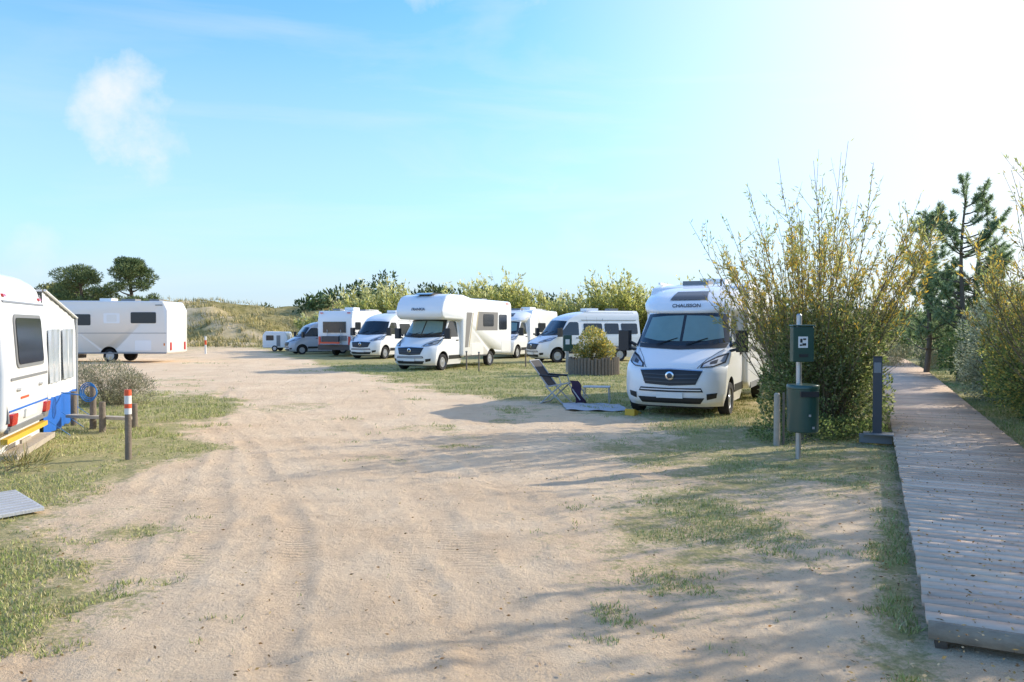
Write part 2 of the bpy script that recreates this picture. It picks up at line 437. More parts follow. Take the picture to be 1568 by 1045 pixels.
# ------------------------------------------------------------ vehicles
ZT=[.22,.30,.45,.62,.75,.92,1.02,1.10,1.22,1.36,1.43,2.12]
FX=[-.16,-.03,.0,.0,-.01,-.05,-.13,-.26,-.52,-.80,-.90,-1.42]
ZH=[.22,.45,.95,1.25,1.43,2.12]; HWv=[.93,1.0,1.02,1.01,.99,.86]
ZB=[.22,.95,1.1,1.43,2.12]; BV=[.40,.44,.42,.30,.26]
VANZ=[2.22,2.36,2.48,2.56,2.60]; VANX=[-1.56,-1.90,-2.35,-2.9,-3.5]; VANH=[.855,.83,.78,.70,.60]
def cabfuncs(van):
    zt=ZT+(VANZ if van else []); fx=FX+(VANX if van else [])
    zh=ZH+(VANZ if van else []); hw=HWv+(VANH if van else [])
    def Fz(z): return (np.interp(z-.025,zt,fx)+np.interp(z,zt,fx)+np.interp(z+.025,zt,fx))/3
    def Hw(z): return (np.interp(z-.03,zh,hw)+np.interp(z+.03,zh,hw))/2
    def Bz(z): return np.interp(z,ZB,BV)
    def S(y,z): return Fz(z)-Bz(z)*min(1,abs(y)/Hw(z))**4
    return Fz,Hw,Bz,S
def cut(ob, cx, cz, r, y0, y1):
    b=MB(); b.lathe([(r,y0),(r,y1)],(cx,0,cz),'Y',M['black'],32); c=b.obj('cutter',smooth=False)
    md=ob.modifiers.new('b','BOOLEAN'); md.operation='DIFFERENCE'; md.object=c; md.solver='EXACT'
    try: md.material_mode='TRANSFER'
    except Exception: pass
    bpy.context.view_layer.update(); dg=bpy.context.evaluated_depsgraph_get()
    me=bpy.data.meshes.new_from_object(ob.evaluated_get(dg)); ob.modifiers.clear(); ob.data=me
    me.shade_smooth(); me.set_sharp_from_angle(angle=math.radians(32))
    bpy.data.objects.remove(c)
def wheel(b,x,y,s,r=.335):
    t=[(r*.62,-.10),(r*.93,-.11),(r,-.08),(r,.08),(r*.93,.11),(r*.66,.10),(r*.62,.07)]
    b.lathe([(q,h*s) for q,h in t],(x,y,r),'Y',M['rubber'],32)
    b.lathe([(r*.64,.075*s),(r*.60,.085*s),(r*.52,.045*s),(r*.28,.06*s),(r*.2,.085*s),(.03,.09*s)],(x,y,r),'Y',M['rim'],32)
    for k in range(10):
        a=2*math.pi*k/10; b.lathe([(.024,.050*s),(.022,.062*s)],(x+r*.42*math.cos(a),y,r+r*.42*math.sin(a)),'Y',M['black'],8)
def cab(E, paint, xb=-2.5, van=False, blind=True):
    Fz,Hw,Bz,S=cabfuncs(van)
    top=2.60 if van else 2.12
    zs=list(np.linspace(.22,1.45,32))+list(np.linspace(1.5,top,24 if van else 12))
    vs=np.concatenate([np.linspace(-1,-.75,8)[:-1],np.linspace(-.75,.75,13),np.linspace(.75,1,8)[1:]])
    V=[];k=len(vs)+2
    for z in zs:
        hw=Hw(z); V.append((xb,-hw,z))
        for v in vs: V.append((S(v*hw,z),v*hw,z))
        V.append((xb,hw,z))
    F=[]
    for a in range(len(zs)-1):
        for j in range(k): F.append((a*k+j,a*k+(j+1)%k,(a+1)*k+(j+1)%k,(a+1)*k+j))
    F.append(tuple(range(k))); F.append(tuple(range((len(zs)-1)*k,len(zs)*k)))
    ob=mk('cab_body' if not van else 'van_body',V,F,[paint,M['black']],None,angle=40)
    for s in(1,-1): cut(ob,-.98,.36,.43,s*.70,s*1.25)
    if van:
        for s in(1,-1): cut(ob,xb+1.25,.36,.43,s*.70,s*1.25)
    ob.parent=E
    def panel(name,bot,tp,m,off=.012,n=16,mm=8,mirror=False,zo=.004):
        for s in((1,-1) if mirror else (1,)):
            bt=np.array(bot,float);tt=np.array(tp,float)
            def ev(P,t):
                u=np.linspace(0,1,len(P)); return np.array([np.interp(t,u,P[:,0]),np.interp(t,u,P[:,1])])
            VV=[]
            for jj in range(mm+1):
                for ii in range(n+1):
                    q=ev(bt,ii/n)*(1-jj/mm)+ev(tt,ii/n)*(jj/mm)
                    VV.append((S(q[0],q[1])+off,s*q[0],q[1]+zo))
            FF=[(jj*(n+1)+ii,jj*(n+1)+ii+1,(jj+1)*(n+1)+ii+1,(jj+1)*(n+1)+ii) for jj in range(mm) for ii in range(n)]
            mk(name,VV,FF,m,E,recalc=False)
    panel('windscreen',[(-.955,1.47),(-.5,1.42),(0,1.40),(.5,1.42),(.955,1.47)],[(-.84,2.06),(-.4,2.09),(0,2.10),(.4,2.09),(.84,2.06)],M['glass'],n=28,mm=12)
    if blind:
        panel('windscreen_blind',[(.03,1.49),(.5,1.50),(.84,1.56)],[(.03,2.03),(.4,2.02),(.74,1.99)],M['shade'],off=.016,mirror=True)
    panel('cowl',[(-.9,1.36),(0,1.32),(.9,1.36)],[(-.93,1.45),(0,1.395),(.93,1.45)],M['black'],off=.010,n=24,mm=4,zo=.008)
    panel('grille',[(-.50,.66),(0,.63),(.50,.66)],[(-.62,.93),(0,.955),(.62,.93)],M['black'],n=22)
    for zz in(.71,.78,.85): panel('grille_bar',[(-.53,zz),(0,zz-.02),(.53,zz)],[(-.53,zz+.018),(0,zz),(.53,zz+.018)],M['dgrey'],off=.03,mm=1)
    panel('grille_chrome',[(-.62,.925),(0,.95),(.62,.925)],[(-.62,.945),(0,.972),(.62,.945)],M['chrome'],off=.022,mm=1)
    panel('lower_intake',[(-.58,.28),(0,.28),(.58,.28)],[(-.66,.40),(0,.40),(.66,.40)],M['black'])
    panel('upper_intake',[(-.64,.515),(0,.505),(.64,.515)],[(-.60,.595),(0,.585),(.60,.595)],M['black'])
    panel('intake_bar',[(-.6,.545),(0,.54),(.6,.545)],[(-.6,.565),(0,.56),(.6,.565)],paint,off=.02,mm=1)
    panel('fog_recess',[(.70,.36),(.86,.40)],[(.70,.48),(.88,.50)],M['black'],mirror=True)
    panel('headlamp_bezel',[(.56,.985),(.78,1.00),(.975,1.08)],[(.585,1.06),(.80,1.20),(.985,1.27)],M['black'],mirror=True,off=.014)
    panel('headlamp',[(.60,1.00),(.78,1.02),(.955,1.10)],[(.615,1.05),(.80,1.165),(.965,1.23)],M['lens'],mirror=True,off=.021)
    panel('headlamp_core',[(.72,1.05),(.84,1.07)],[(.72,1.10),(.84,1.15)],M['dgrey'],mirror=True,off=.026,n=6,mm=4)
    panel('bonnet_gap',[(.50,.975),(.64,1.15),(.88,1.34)],[(.515,.975),(.652,1.15),(.893,1.34)],M['black'],mirror=True,off=.008,n=16,mm=1)
    b=MB()
    b.box((S(0,.45)+.03,0,.45),(.02,.52,.115),M['plate'])
    b.lathe([(.085,0),(.085,.02),(.07,.028)],(0,0,0),'Y',M['chrome'],24)
    nv=len(b.v)-24*3
    for q in range(nv,len(b.v)):
        x,y,z=b.v[q]; b.v[q]=(y+S(0,.83)+.03,x,z+.83)
    b.lathe([(.055,.03),(.045,.034)],(0,0,0),'Y',M['dgrey'],20)
    for q in range(len(b.v)-40,len(b.v)):
        x,y,z=b.v[q]; b.v[q]=(y+S(0,.83)+.028,x,z+.83)
    for y0 in(-.5,.12):
        b.tube((S(y0,1.42)+.04,y0,1.43),(S(y0+.35,1.56)+.03,y0+.42,1.56),.01,M['black'],n=6)
    for s in(1,-1):
        b.tube((-1.02,s*.98,1.40),(-.98,s*1.16,1.50),.035,M['black'],n=8)
        b.tube((-1.02,s*.98,1.30),(-.98,s*1.16,1.35),.03,M['black'],n=8)
    b.obj('front_fittings',E)
    for s in(1,-1):
        c=MB(); c.box((-.99,s*1.22,1.50),(.16,.24,.44),M['black'],rz=s*.15); c.box((-1.07,s*1.215,1.50),(.02,.19,.38),M['chrome'],rz=s*.15)
        c.obj('door_mirror',E,bevel=.045,seg=3)
    c=MB()
    for s in(1,-1):
        def sp(pts,m,o0,o1):
            n=len(pts); vv=[(x,s*(Hw(z)+o0),z) for x,z in pts]+[(x,s*(Hw(z)+o1),z) for x,z in pts]
            c.add(vv,[tuple(range(n)),tuple(range(n,2*n))]+[(i,(i+1)%n,n+(i+1)%n,n+i) for i in range(n)],m)
        sp([(-1.10,1.40),(-1.2,1.36),(-2.20,1.36),(-2.22,1.95),(-2.15,2.02),(-1.72,2.02),(-1.66,1.98)],M['glass'],-.03,.008)
        for x0 in(-2.34,-1.22):
            sp([(x0,.45),(x0+.012,.45),(x0+.012,1.33),(x0,1.33)],M['black'],-.02,.003)
        sp([(-1.42,.44),(-2.48,.44),(-2.48,.60),(-1.42,.60)],M['black'],-.02,.012)
        sp([(-2.02,1.20),(-2.2,1.20),(-2.2,1.24),(-2.02,1.24)],M['black'],-.02,.03)
    c.obj('cab_sides',E,angle=20)
    w=MB()
    for s in(1,-1):
        wheel(w,-.98,s*.90,s)
        if van: wheel(w,xb+1.25,s*.90,s)
    w.box((-1.5,0,.25),(2.2,1.5,.16),M['black']); 
    w.obj('wheels',E)
    return S
def body(E, prof, w, m, rearx=None, bevel=.07, name='living_body'):
    b=MB(); b.prism(prof,-w/2,w/2,m)
    ob=b.obj(name,None,bevel=bevel,seg=4)
    ob.data.materials.append(M['black'])
    if rearx is not None:
        for s in(1,-1): cut(ob,rearx,.36,.44,s*(w/2-.42),s*(w/2+.2))
        wb=MB()
        for s in(1,-1): wheel(wb,rearx,s*(w/2-.17),s)
        wb.obj('rear_wheels',E)
    ob.parent=E
    return ob
def text(s,E,loc,rot,size,m):
    if not s: return
    c=bpy.data.curves.new('lettering','FONT'); c.body=s; c.size=size; c.align_x='CENTER'; c.align_y='CENTER'; c.extrude=.003
    c.materials.append(m); o=bpy.data.objects.new('lettering',c); o.location=loc; o.rotation_euler=rot; COL.objects.link(o); o.parent=E; c.offset=.002
def heading(dx,dy): return math.atan2(dy,dx)
def roofkit(b,x0,zt,ac=True):
    if ac: b.box((x0-1.6,0,zt+.11),(.8,.6,.2),M['white'])
    b.box((x0-3.0,.2,zt+.05),(.5,.5,.1),M['grey'])
    b.box((x0-.5,-.2,zt+.06),(.6,.6,.1),M['grey'])

def semi_motorhome(loc,h,L=6.9,lbl='CHAUSSON',paint='white',bodym='white',W=2.26,rear=False):
    E=empty('motorhome',loc,h)
    cab(E,M[paint],xb=-2.5)
    cz=[2.02,2.08,2.15,2.30,2.45,2.58,2.66,2.71]; cx=[-1.46,-1.36,-1.34,-1.50,-1.78,-2.15,-2.5,-2.9]; ch=[.90,.95,1.0,1.07,1.09,1.07,1.0,.9]; cb=[.4,.45,.48,.5,.55,.6,.6,.5]
    zs=np.linspace(2.02,2.71,22); vs=np.linspace(-1,1,27); V=[];k=29
    Sx=lambda y,z:(np.interp(z,cz,cx)+np.interp(z-.02,cz,cx)+np.interp(z+.02,cz,cx))/3-np.interp(z,cz,cb)*min(1,abs(y)/np.interp(z,cz,ch))**4
    for z in zs:
        hw=np.interp(z,cz,ch); V.append((-3.4,-hw,z))
        for v in vs: V.append((Sx(v*hw,z),v*hw,z))
        V.append((-3.4,hw,z))
    F=[(a*k+j,a*k+(j+1)%k,(a+1)*k+(j+1)%k,(a+1)*k+j) for a in range(21) for j in range(k)]+[tuple(range(k)),tuple(range(21*k,22*k))]
    mk('roof_cap',V,F,M[paint],E,angle=40)
    VV=[];n=10
    for jj in range(n+1):
        for ii in range(n+1):
            z=2.36+.20*jj/n; y=(-1+2*ii/n)*(.40-.06*jj/n); VV.append((Sx(y,z)+.014,y,z+.012))
    mk('skylight',VV,[(a*(n+1)+c,a*(n+1)+c+1,(a+1)*(n+1)+c+1,(a+1)*(n+1)+c) for a in range(n) for c in range(n)],M['acryl'],E,recalc=False)
    text(lbl,E,(Sx(.1,2.24)+.03,0,2.24),(math.radians(60),0,math.radians(90)),.115,M['dgrey'])
    prof=[(-2.35,.55),(-2.7,.42),(-L+.1,.42),(-L,.55),(-L-.03,2.2),(-L+.12,2.72),(-3.2,2.78),(-2.75,2.70),(-2.35,2.2)]
    body(E,prof,W,M[bodym],rearx=-L+1.9)
    b=MB()
    for s in(1,-1):
        y0,y1=s*(W/2-.01),s*(W/2+.018)
        b.prism(rrect(-4.6,-3.5,1.45,2.0,.08),y0,y1,M['acryl'])
        b.prism(rrect(-L+.4,-L+1.1,1.6,2.05,.08),y0,y1,M['acryl'])
        b.prism(rrect(-L+1.2,-L+2.2,.95,1.25,.04),y0,s*(W/2+.006),M['grey'])
        b.prism([(-2.8,1.3),(-4.9,1.05),(-6.3,1.05),(-6.3,1.1),(-4.9,1.12),(-2.8,1.42)],y0,s*(W/2+.005),M['dgrey'])
        b.prism([(-2.7,.43),(-L+2.3,.43),(-L+2.3,.56),(-2.7,.56)],y0,s*(W/2+.012),M['grey'])
        b.box((-3.7,s*1.02,2.82),(1.3,.05,.05),M['white'])
    if rear:
        x=-L-.05
        b.box((x,0,1.75),(.05,1.5,.65),M['acryl']); b.box((x-.02,0,.55),(.12,2.1,.3),M['dgrey'])
        for s in(1,-1):
            b.box((x,s*.98,.95),(.06,.13,.5),M['red']); b.box((x+.1,s*.9,2.6),(.05,.2,.05),M['red'])
            b.tube((x-.05,s*.45,.6),(x-.05,s*.45,1.6),.02,M['galv']); b.tube((x-.05,s*.45,.75),(x-.5,s*.45,.75),.02,M['galv'])
        b.tube((x-.45,-.7,.75),(x-.45,.7,.75),.025,M['galv']); b.box((x-.3,.1,1.0),(.16,1.1,.45),M['dgrey']); b.box((x-.4,.1,.82),(.05,1.3,.12),M['redwhite'])
        b.box((x,-.55,1.1),(.03,.5,.3),M['grey'])
    roofkit(b,-3,2.76)
    b.tube((-2.6,.5,2.7),(-2.6,.5,2.86),.02,M['black'])
    b.obj('body_fittings',E,angle=30)
    return E

def alcove_motorhome(loc,h,L=7.1,lbl='FRANKIA',W=2.28):
    E=empty('overcab_motorhome',loc,h)
    cab(E,M['white'],xb=-2.5)
    prof=[(-2.35,.50),(-L,.50),(-L-.03,2.8),(-L+.1,2.98),(-3.2,3.02),(-2.5,3.14),(-1.45,3.14),(-1.05,3.04),(-.80,2.78),(-.66,2.42),(-.70,2.20),(-.95,2.09),(-2.35,2.06)]
    body(E,prof,W,M['white'],rearx=-L+2.1,bevel=.11)
    b=MB()
    for s in(1,-1):
        y0=s*(W/2-.01)
        b.prism(rrect(-L+.55,-L+1.35,1.65,2.35,.08),y0,s*(W/2+.018),M['acryl'])
        b.prism(rrect(-5.2,-4.2,1.8,2.35,.08),y0,s*(W/2+.018),M['acryl'])
        b.prism([(-2.55,.9),(-2.80,.9),(-3.2,2.4),(-2.7,2.4)],y0,s*(W/2+.005),M['brown'])
        b.prism([(-2.86,.9),(-2.93,.9),(-3.33,2.4),(-3.26,2.4)],y0,s*(W/2+.005),M['gold'])
        b.prism([(-3.6,1.62),(-L+1.5,1.62),(-L+1.45,2.45),(-3.8,2.45)],y0,s*(W/2+.005),M['brown'])
        b.prism([(-3.5,1.60),(-3.58,1.60),(-3.8,2.45),(-3.7,2.45)],y0,s*(W/2+.006),M['gold'])
        b.prism(rrect(-4.2,-3.1,.55,1.05,.03),y0,s*(W/2+.006),M['cream'])
        b.prism(rrect(-L+.2,-L+1.1,.62,1.1,.03),y0,s*(W/2+.006),M['cream'])
        b.prism([(-2.5,.49),(-L+2.6,.49),(-L+2.6,.53),(-2.5,.53)],y0,s*(W/2+.01),M['dgrey'])
        b.box((-L+.5,s*(W/2),2.87),(.3,.03,.05),M['red'])
    b.obj('body_fittings',E,angle=30)
    c=MB(); roofkit(c,-2.6,3.0,ac=False)
    c.prism([(-1.0,3.12),(-1.9,3.12),(-1.9,3.2),(-1.25,3.2)],-.4,.4,M['glass']); c.obj('roof_fittings',E)
    text(lbl,E,(-.655,0,2.50),(math.radians(76),0,math.radians(90)),.16,M['dgrey'])
    return E

def camper_van(loc,h,paint='white',L=6.0,name='camper_van',sz=1):
    E=empty(name,loc,h); E.scale=(sz,sz,sz)
    cab(E,M[paint],xb=-L,van=True,blind=False)
    Fz,Hw,Bz,S=cabfuncs(True)
    c=MB()
    for s in(1,-1):
        def sp(pts,m,o0,o1):
            n=len(pts); vv=[(x,s*(Hw(z)+o0),z) for x,z in pts]+[(x,s*(Hw(z)+o1),z) for x,z in pts]
            c.add(vv,[tuple(range(n)),tuple(range(n,2*n))]+[(i,(i+1)%n,n+(i+1)%n,n+i) for i in range(n)],m)
        sp(rrect(-3.6,-2.5,1.32,1.95,.07),M['acryl'],-.03,.012)
        sp(rrect(-4.6,-3.75,1.40,1.95,.07),M['acryl'],-.03,.012)
        sp(rrect(-L+.15,-4.75,1.40,1.95,.07),M['acryl'],-.03,.012)
        sp([(-2.45,.62),(-L+.1,.62),(-L+.1,.80),(-2.45,.80)],M['grey'],-.02,.006)
        sp([(-3.68,.45),(-3.665,.45),(-3.665,2.2),(-3.68,2.2)],M['black'],-.02,.004)
        sp([(-2.4,2.1),(-L+.2,2.1),(-L+.2,2.13),(-2.4,2.13)],M['grey'],-.02,.02)
    c.box((-3.4,0,2.66),(.7,.6,.14),M['white']); c.box((-4.7,.1,2.66),(.5,.5,.14),M['grey'])
    c.box((-4.1,.72,2.46),(3.0,.12,.12),M['white'])
    c.obj('van_fittings',E,angle=30)
    return E

HD=heading(-.438,-.899)
semi_motorhome((3.10,14.75,0),HD)
alcove_motorhome((-4.15,30.3,0),HD)
# group to the left, at different angles
camper_van((-8.3,41.0,0),heading(-.42,-.91),paint='white',sz=1.0)
semi_motorhome((-8.7,51.2,0),heading(.27,.963),L=6.8,lbl='',rear=True)
camper_van((-14.6,48.5,0),heading(-.86,-.5),paint='silver',L=5.4,sz=.84)
# white van right of centre, facing left
camper_van((.95,37.6,0),heading(-.90,-.43),L=5.9)
semi_motorhome((-1.0,42.0,0),heading(-.438,-.899),L=6.6,lbl='')

def coach_left():
    E=empty('motorhome',(-24.8,38.4,0),math.pi)
    cab(E,M['cream'],xb=-2.5)
    W=2.3;L=7.7
    body(E,[(-2.3,.45),(-L,.45),(-L-.02,2.6),(-L+.2,3.05),(-2.0,3.08),(-1.2,2.75),(-1.2,2.15),(-2.3,2.1)],W,M['cream'],rearx=-4.8,bevel=.08)
    b=MB()
    for s in(1,-1):
        y0=s*(W/2-.01);y1=s*(W/2+.018);y2=s*(W/2+.008)
        b.prism(rrect(-3.9,-2.75,1.85,2.4,.06),y0,y1,M['acryl'])
        b.prism(rrect(-7.15,-5.9,1.95,2.5,.06),y0,y1,M['acryl'])
        b.prism(rrect(-5.35,-4.55,1.95,2.45,.05),y0,y2,M['white'])
        b.prism(rrect(-5.20,-4.70,2.02,2.38,.05),y0,s*(W/2+.012),M['cream'])
        b.prism(rrect(-3.1,-2.55,.55,1.2,.04),y0,y2,M['white'])
        b.prism(rrect(-6.9,-6.1,.6,1.1,.04),y0,y2,M['white'])
        b.prism([(-2.4,1.45),(-L+.05,1.45),(-L+.05,1.475),(-2.4,1.475)],y0,y2,M['grey'])
        b.prism([(-2.4,.44),(-L+.05,.44),(-L+.05,.50),(-2.4,.50)],y0,y1,M['grey'])
        b.box((-L+.15,s*W/2,.9),(.06,.03,.12),M['orange'])
        b.box((-L+.4,s*W/2,2.85),(.35,.05,.05),M['grey'])
    b.box((-L-.02,.8,.8),(.04,.12,.4),M['red']); b.box((-L-.02,-.8,.8),(.04,.12,.4),M['red'])
    b.box((-5.5,.3,3.12),(.7,.6,.12),M['grey']); b.box((-4.2,0,3.14),(.6,.6,.16),M['white']); b.box((-6.6,-.1,3.12),(.5,.5,.1),M['grey'])
    b.obj('body_fittings',E,angle=30)
coach_left()

def caravan():
    h=heading(.94,.34)
    E=empty('caravan',(-7.08,11.0,0),h)
    W=2.34
    prof=[(-.03,.36),(0,.55),(.02,1.15),(-.04,2.1),(-.16,2.42),(-.42,2.58),(-1.2,2.64),(-5.6,2.62),(-5.9,2.0),(-5.9,.36)]
    b=MB(); b.prism(prof,-W/2,W/2,M['white']); b.obj('caravan_shell',E,bevel=.09,seg=5)
    c=MB()
    def face(y0,y1,z0,z1,m,d=.02,r=.04):
        pts=rrect(y0,y1,z0,z1,r)
        n=len(pts); f=lambda z:np.interp(z,[.36,.55,1.15,2.1,2.42],[-.03,0,.02,-.04,-.16])
        vv=[(f(z)-.02,y,z) for y,z in pts]+[(f(z)+d,y,z) for y,z in pts]
        c.add(vv,[tuple(range(n)),tuple(range(n,2*n))]+[(i,(i+1)%n,n+(i+1)%n,n+i) for i in range(n)],m)
    face(-.72,.78,1.22,1.97,M['grey'],.018,.1); face(-.66,.72,1.27,1.92,M['acryl'],.03,.08)
    face(-1.02,.98,1.06,1.10,M['grey'],.012,.01); face(-1.1,1.1,2.12,2.15,M['grey'],.012,.01)
    face(-1.12,-1.06,.5,2.3,M['grey'],.02,.01); face(1.06,1.12,.5,2.3,M['grey'],.02,.01)
    for s in(-1,1):
        face(s*.93-.13,s*.93+.13,.46,.62,M['red'],.05,.03); face(s*.93-.14,s*.93+.14,.40,.455,M['grey'],.04,.02)
        face(s*.95-.06,s*.95+.06,2.20,2.24,M['red'],.03,.01)
        face(s*.6-.12,s*.6+.12,.92,.96,M['white'],.06,.01)
    face(-.3,.3,.50,.62,M['plate'],.03,.01); face(-1.05,1.05,.64,.665,M['bluetarp'],.012,.005)
    face(-1.1,1.1,.36,.43,M['grey'],.03,.02)
    face(-.5,-.1,.78,.81,M['redwhite'],.012,.005)
    c.obj('rear_fittings',E,angle=30)
    u=MB(); u.box((-.02,-.1,.27),(.08,2.2,.07),M['yellow'],rx=.0); u.box((-.1,0,.05),(.4,2.2,.08),M['woodlight'],rx=.01)
    u.box((.05,-.45,.2),(.03,.5,.05),M['woodlight']); u.tube((-.3,-.9,0),(-.3,-.9,.4),.03,M['galv']); u.tube((-.3,.9,0),(-.3,.9,.4),.03,M['galv'])
    u.box((-.14,.1,.2),(.02,2.1,.3),M['vinyl'])
    u.obj('support_legs',E)
    u=MB()
    for s in(-1,1): wheel(u,-2.9,s*1.0,s,.32)
    u.obj('caravan_wheels',E)
    A=empty('caravan_awning',(-7.08,11.0,0),h); a=MB()
    y0,y1=1.19,3.65; x0,x1=-3.8,-.08; zt=lambda y:2.36-.42*(y-y0)/(y1-y0)
    a.prism([(x0,zt(y0)),(x1,zt(y0)),(x1,zt(y0)+.03),(x0,zt(y0)+.03)],y0,y0+.01,M['vinyl'])
    n=10;V=[];F=[]
    for j in range(n+1):
        for i_ in range(n+1):
            x=x0+(x1+.06-x0)*i_/n; y=y0+(y1+.06-y0)*j/n
            V.append((x,y,zt(y)+.03-.05*math.sin(math.pi*j/n)*abs(math.sin(math.pi*2*i_/n))))
    F=[(j*(n+1)+i_,j*(n+1)+i_+1,(j+1)*(n+1)+i_+1,(j+1)*(n+1)+i_) for j in range(n) for i_ in range(n)]
    a.add(V,F,M['vinyl'])
    V=[];n2=24
    for j in range(n2+1):
        y=y0+(y1-y0)*j/n2; wv=.025*math.sin(j*1.9)+.015*math.sin(j*.8)
        for z in(.02,.30,.60,1.2,1.7,zt(y)): V.append((x1+wv*(1 if z<1.8 else .2),y,z))
    F1=[];F2=[]
    for j in range(n2):
        for q in range(5): (F2 if q<2 else F1).append((j*6+q,(j+1)*6+q,(j+1)*6+q+1,j*6+q+1))
    a.add(V,F1,M['vinyl']); a.add(V,F2,M['bluetarp'])
    for ya,yb in((1.45,2.25),(2.5,3.4)):
        V=[];
        for j in range(9):
            y=ya+(yb-ya)*j/8
            for z in(.85,1.3,1.75): V.append((x1+.035+.01*math.sin(j*1.7+z*3),y,z))
        a.add(V,[(j*3+q,(j+1)*3+q,(j+1)*3+q+1,j*3+q+1) for j in range(8) for q in range(2)],M['clearvinyl'])
    a.add([(x0,y1,.6),(x1,y1,.6),(x1,y1,zt(y1)),(x0,y1,zt(y1))],[(0,1,2,3)],M['vinyl']); a.add([(x0,y1,0),(x1,y1,0),(x1,y1,.6),(x0,y1,.6)],[(0,1,2,3)],M['bluetarp'])
    a.tube((x1+.04,y0,zt(y0)+.02),(x1+.04,y1+.05,zt(y1)+.02),.02,M['vinyl']); a.tube((x1+.04,y1,0),(x1+.04,y1,zt(y1)),.018,M['galv'])
    for q in(1.3,2.4,3.6): a.tube((x1,q,.3),(x1+.35,q+.05,0),.006,M['rope'],n=5)
    a.obj('awning_shell',A,angle=50)
caravan()

# ------------------------------------------------------------ small items
def at(x,y): return float(H(x,y))
def bin_station():
    x,y=3.88,10.15; b=MB(); z=at(x,y)
    E=empty('dog_waste_bin',(x,y,z),0.05)
    b.tube((0,0,-.1),(0,0,1.94),.035,M['galv'],n=16); b.lathe([(.036,1.94),(.02,1.96)],(0,0,0),'Z',M['galv'],16); b.obj('post',E)
    b=MB(); prof=[(.17,.42),(.175,.40),(.185,.385),(.20,.40),(.205,.96),(.21,.965),(.21,1.0),(.20,1.015),(.05,1.03)]
    b.lathe([(r,h) for r,h in prof],(0,-.13,0),'Z',M['green'],36); b.obj('bin',E)
    b=MB(); b.box((0,-.335,.90),(.24,.03,.07),M['black']); b.box((0,-.345,.62),(.03,.01,.03),M['galv']); b.box((.05,-.34,.46),(.03,.01,.03),M['galv'])
    b.box((0,-.02,.47),(.1,.1,.06),M['galv']); b.box((0,-.02,.9),(.1,.1,.06),M['galv']); b.obj('bin_slot',E)
    b=MB(); b.box((0,-.09,1.55),(.29,.11,.47),M['green']); b.box((0,-.09,1.80),(.31,.14,.025),M['green']); b.obj('dispenser',E,bevel=.012)
    b=MB(); b.box((-.01,-.148,1.58),(.13,.004,.15),M['postwhite'])
    for dx,dz,w,hh in((-.025,.02,.03,.05),(.02,.04,.04,.02),(.015,-.03,.05,.03),(-.03,-.04,.03,.02)): b.box((dx-.01,-.152,1.58+dz),(w,.004,hh),M['black'])
    b.box((0,-.149,1.40),(.12,.006,.04),M['black']); b.obj('dispenser_label',E)
bin_station()
def bollard():
    E=empty('bollard_lamp',(5.58,11.45,.152),math.radians(-25.6))
    b=MB(); b.box((0,0,.59),(.13,.13,1.18),M['dgrey']); b.obj('bollard_post',E,bevel=.008)
    b=MB(); b.box((.02,-.02,.012),(.42,.3,.02),M['grey']); b.box((-.02,-.0,-.07),(.46,.05,.14),M['grey'])
    b.box((0,0,1.185),(.136,.136,.015),M['black']); b.box((-.0,-.067,1.02),(.10,.006,.16),M['grey']); b.obj('bollard_base',E,bevel=.004)
bollard()
b=MB(); b.tube((0,0,-.1),(0,0,.78),.05,M['woodlight'],.045,12); b.lathe([(.046,.78),(.03,.80)],(0,0,0),'Z',M['woodlight'],12); b.box((.12,.05,.4),(.02,.05,.8),M['wood'])
o=b.obj('wooden_post'); o.location=(4.03,11.4,at(4.03,11.4))
b=MB(); b.tube((0,0,-.1),(0,0,.62),.043,M['wood'],.042,14)
b.tube((0,0,.62),(0,0,.70),.045,M['postwhite'],n=16); b.tube((0,0,.70),(0,0,.76),.046,M['redwhite'],n=16); b.tube((0,0,.76),(0,0,.87),.045,M['postwhite'],n=16); b.tube((0,0,.87),(0,0,.95),.046,M['redwhite'],.044,n=16)
o=b.obj('marker_post'); o.location=(-5.2,10.15,at(-5.2,10.15))
b=MB(); b.tube((0,0,-.1),(0,0,.6),.06,M['postwhite']); b.tube((0,0,.6),(0,0,.9),.065,M['redwhite']); b.tube((0,0,.9),(0,0,1.15),.065,M['postwhite'])
o=b.obj('marker_post.001'); o.location=(-20.0,49,at(-20,49))
def lowfence():
    E=empty('low_wooden_fence',(0,0,0)); b=MB()
    for x,y,h in((-7.95,13.6,.62),(-7.35,13.15,.78),(-7.05,12.9,.5),(-6.75,13.4,.42)):
        b.tube((x,y,-.1),(x,y,h),.055,M['wood'],.05,12)
    b.box((-7.2,13.05,.22),(1.3,.16,.05),M['woodlight'],rz=-.3); b.obj('fence_posts',E)
    c=MB()
    for k in range(3):
        p=None
        for i_ in range(15):
            a=2*math.pi*i_/14; q=(-7.34+.12*math.cos(a)*(1+.1*k),13.05-.03*k,.66+.11*math.sin(a)*(1+.25*k))
            if p: c.tube(p,q,.009,M['rope'],n=6)
            p=q
    c.tube((-7.45,13.05,.6),(-8.3,13.3,.66),.012,M['rope'],n=6); c.obj('blue_hose',E)
lowfence()
b=MB(); b.box((0,0,.02),(1.0,.42,.035),M['slab'])
for k in range(9): b.box((-.44+.11*k,0,.042),(.03,.38,.012),M['alu'])
o=b.obj('metal_grid_plate',bevel=.004); o.location=(-5.05,7.45,at(-5.05,7.45)+.02); o.rotation_euler=(.03,.02,-1.05+.3)

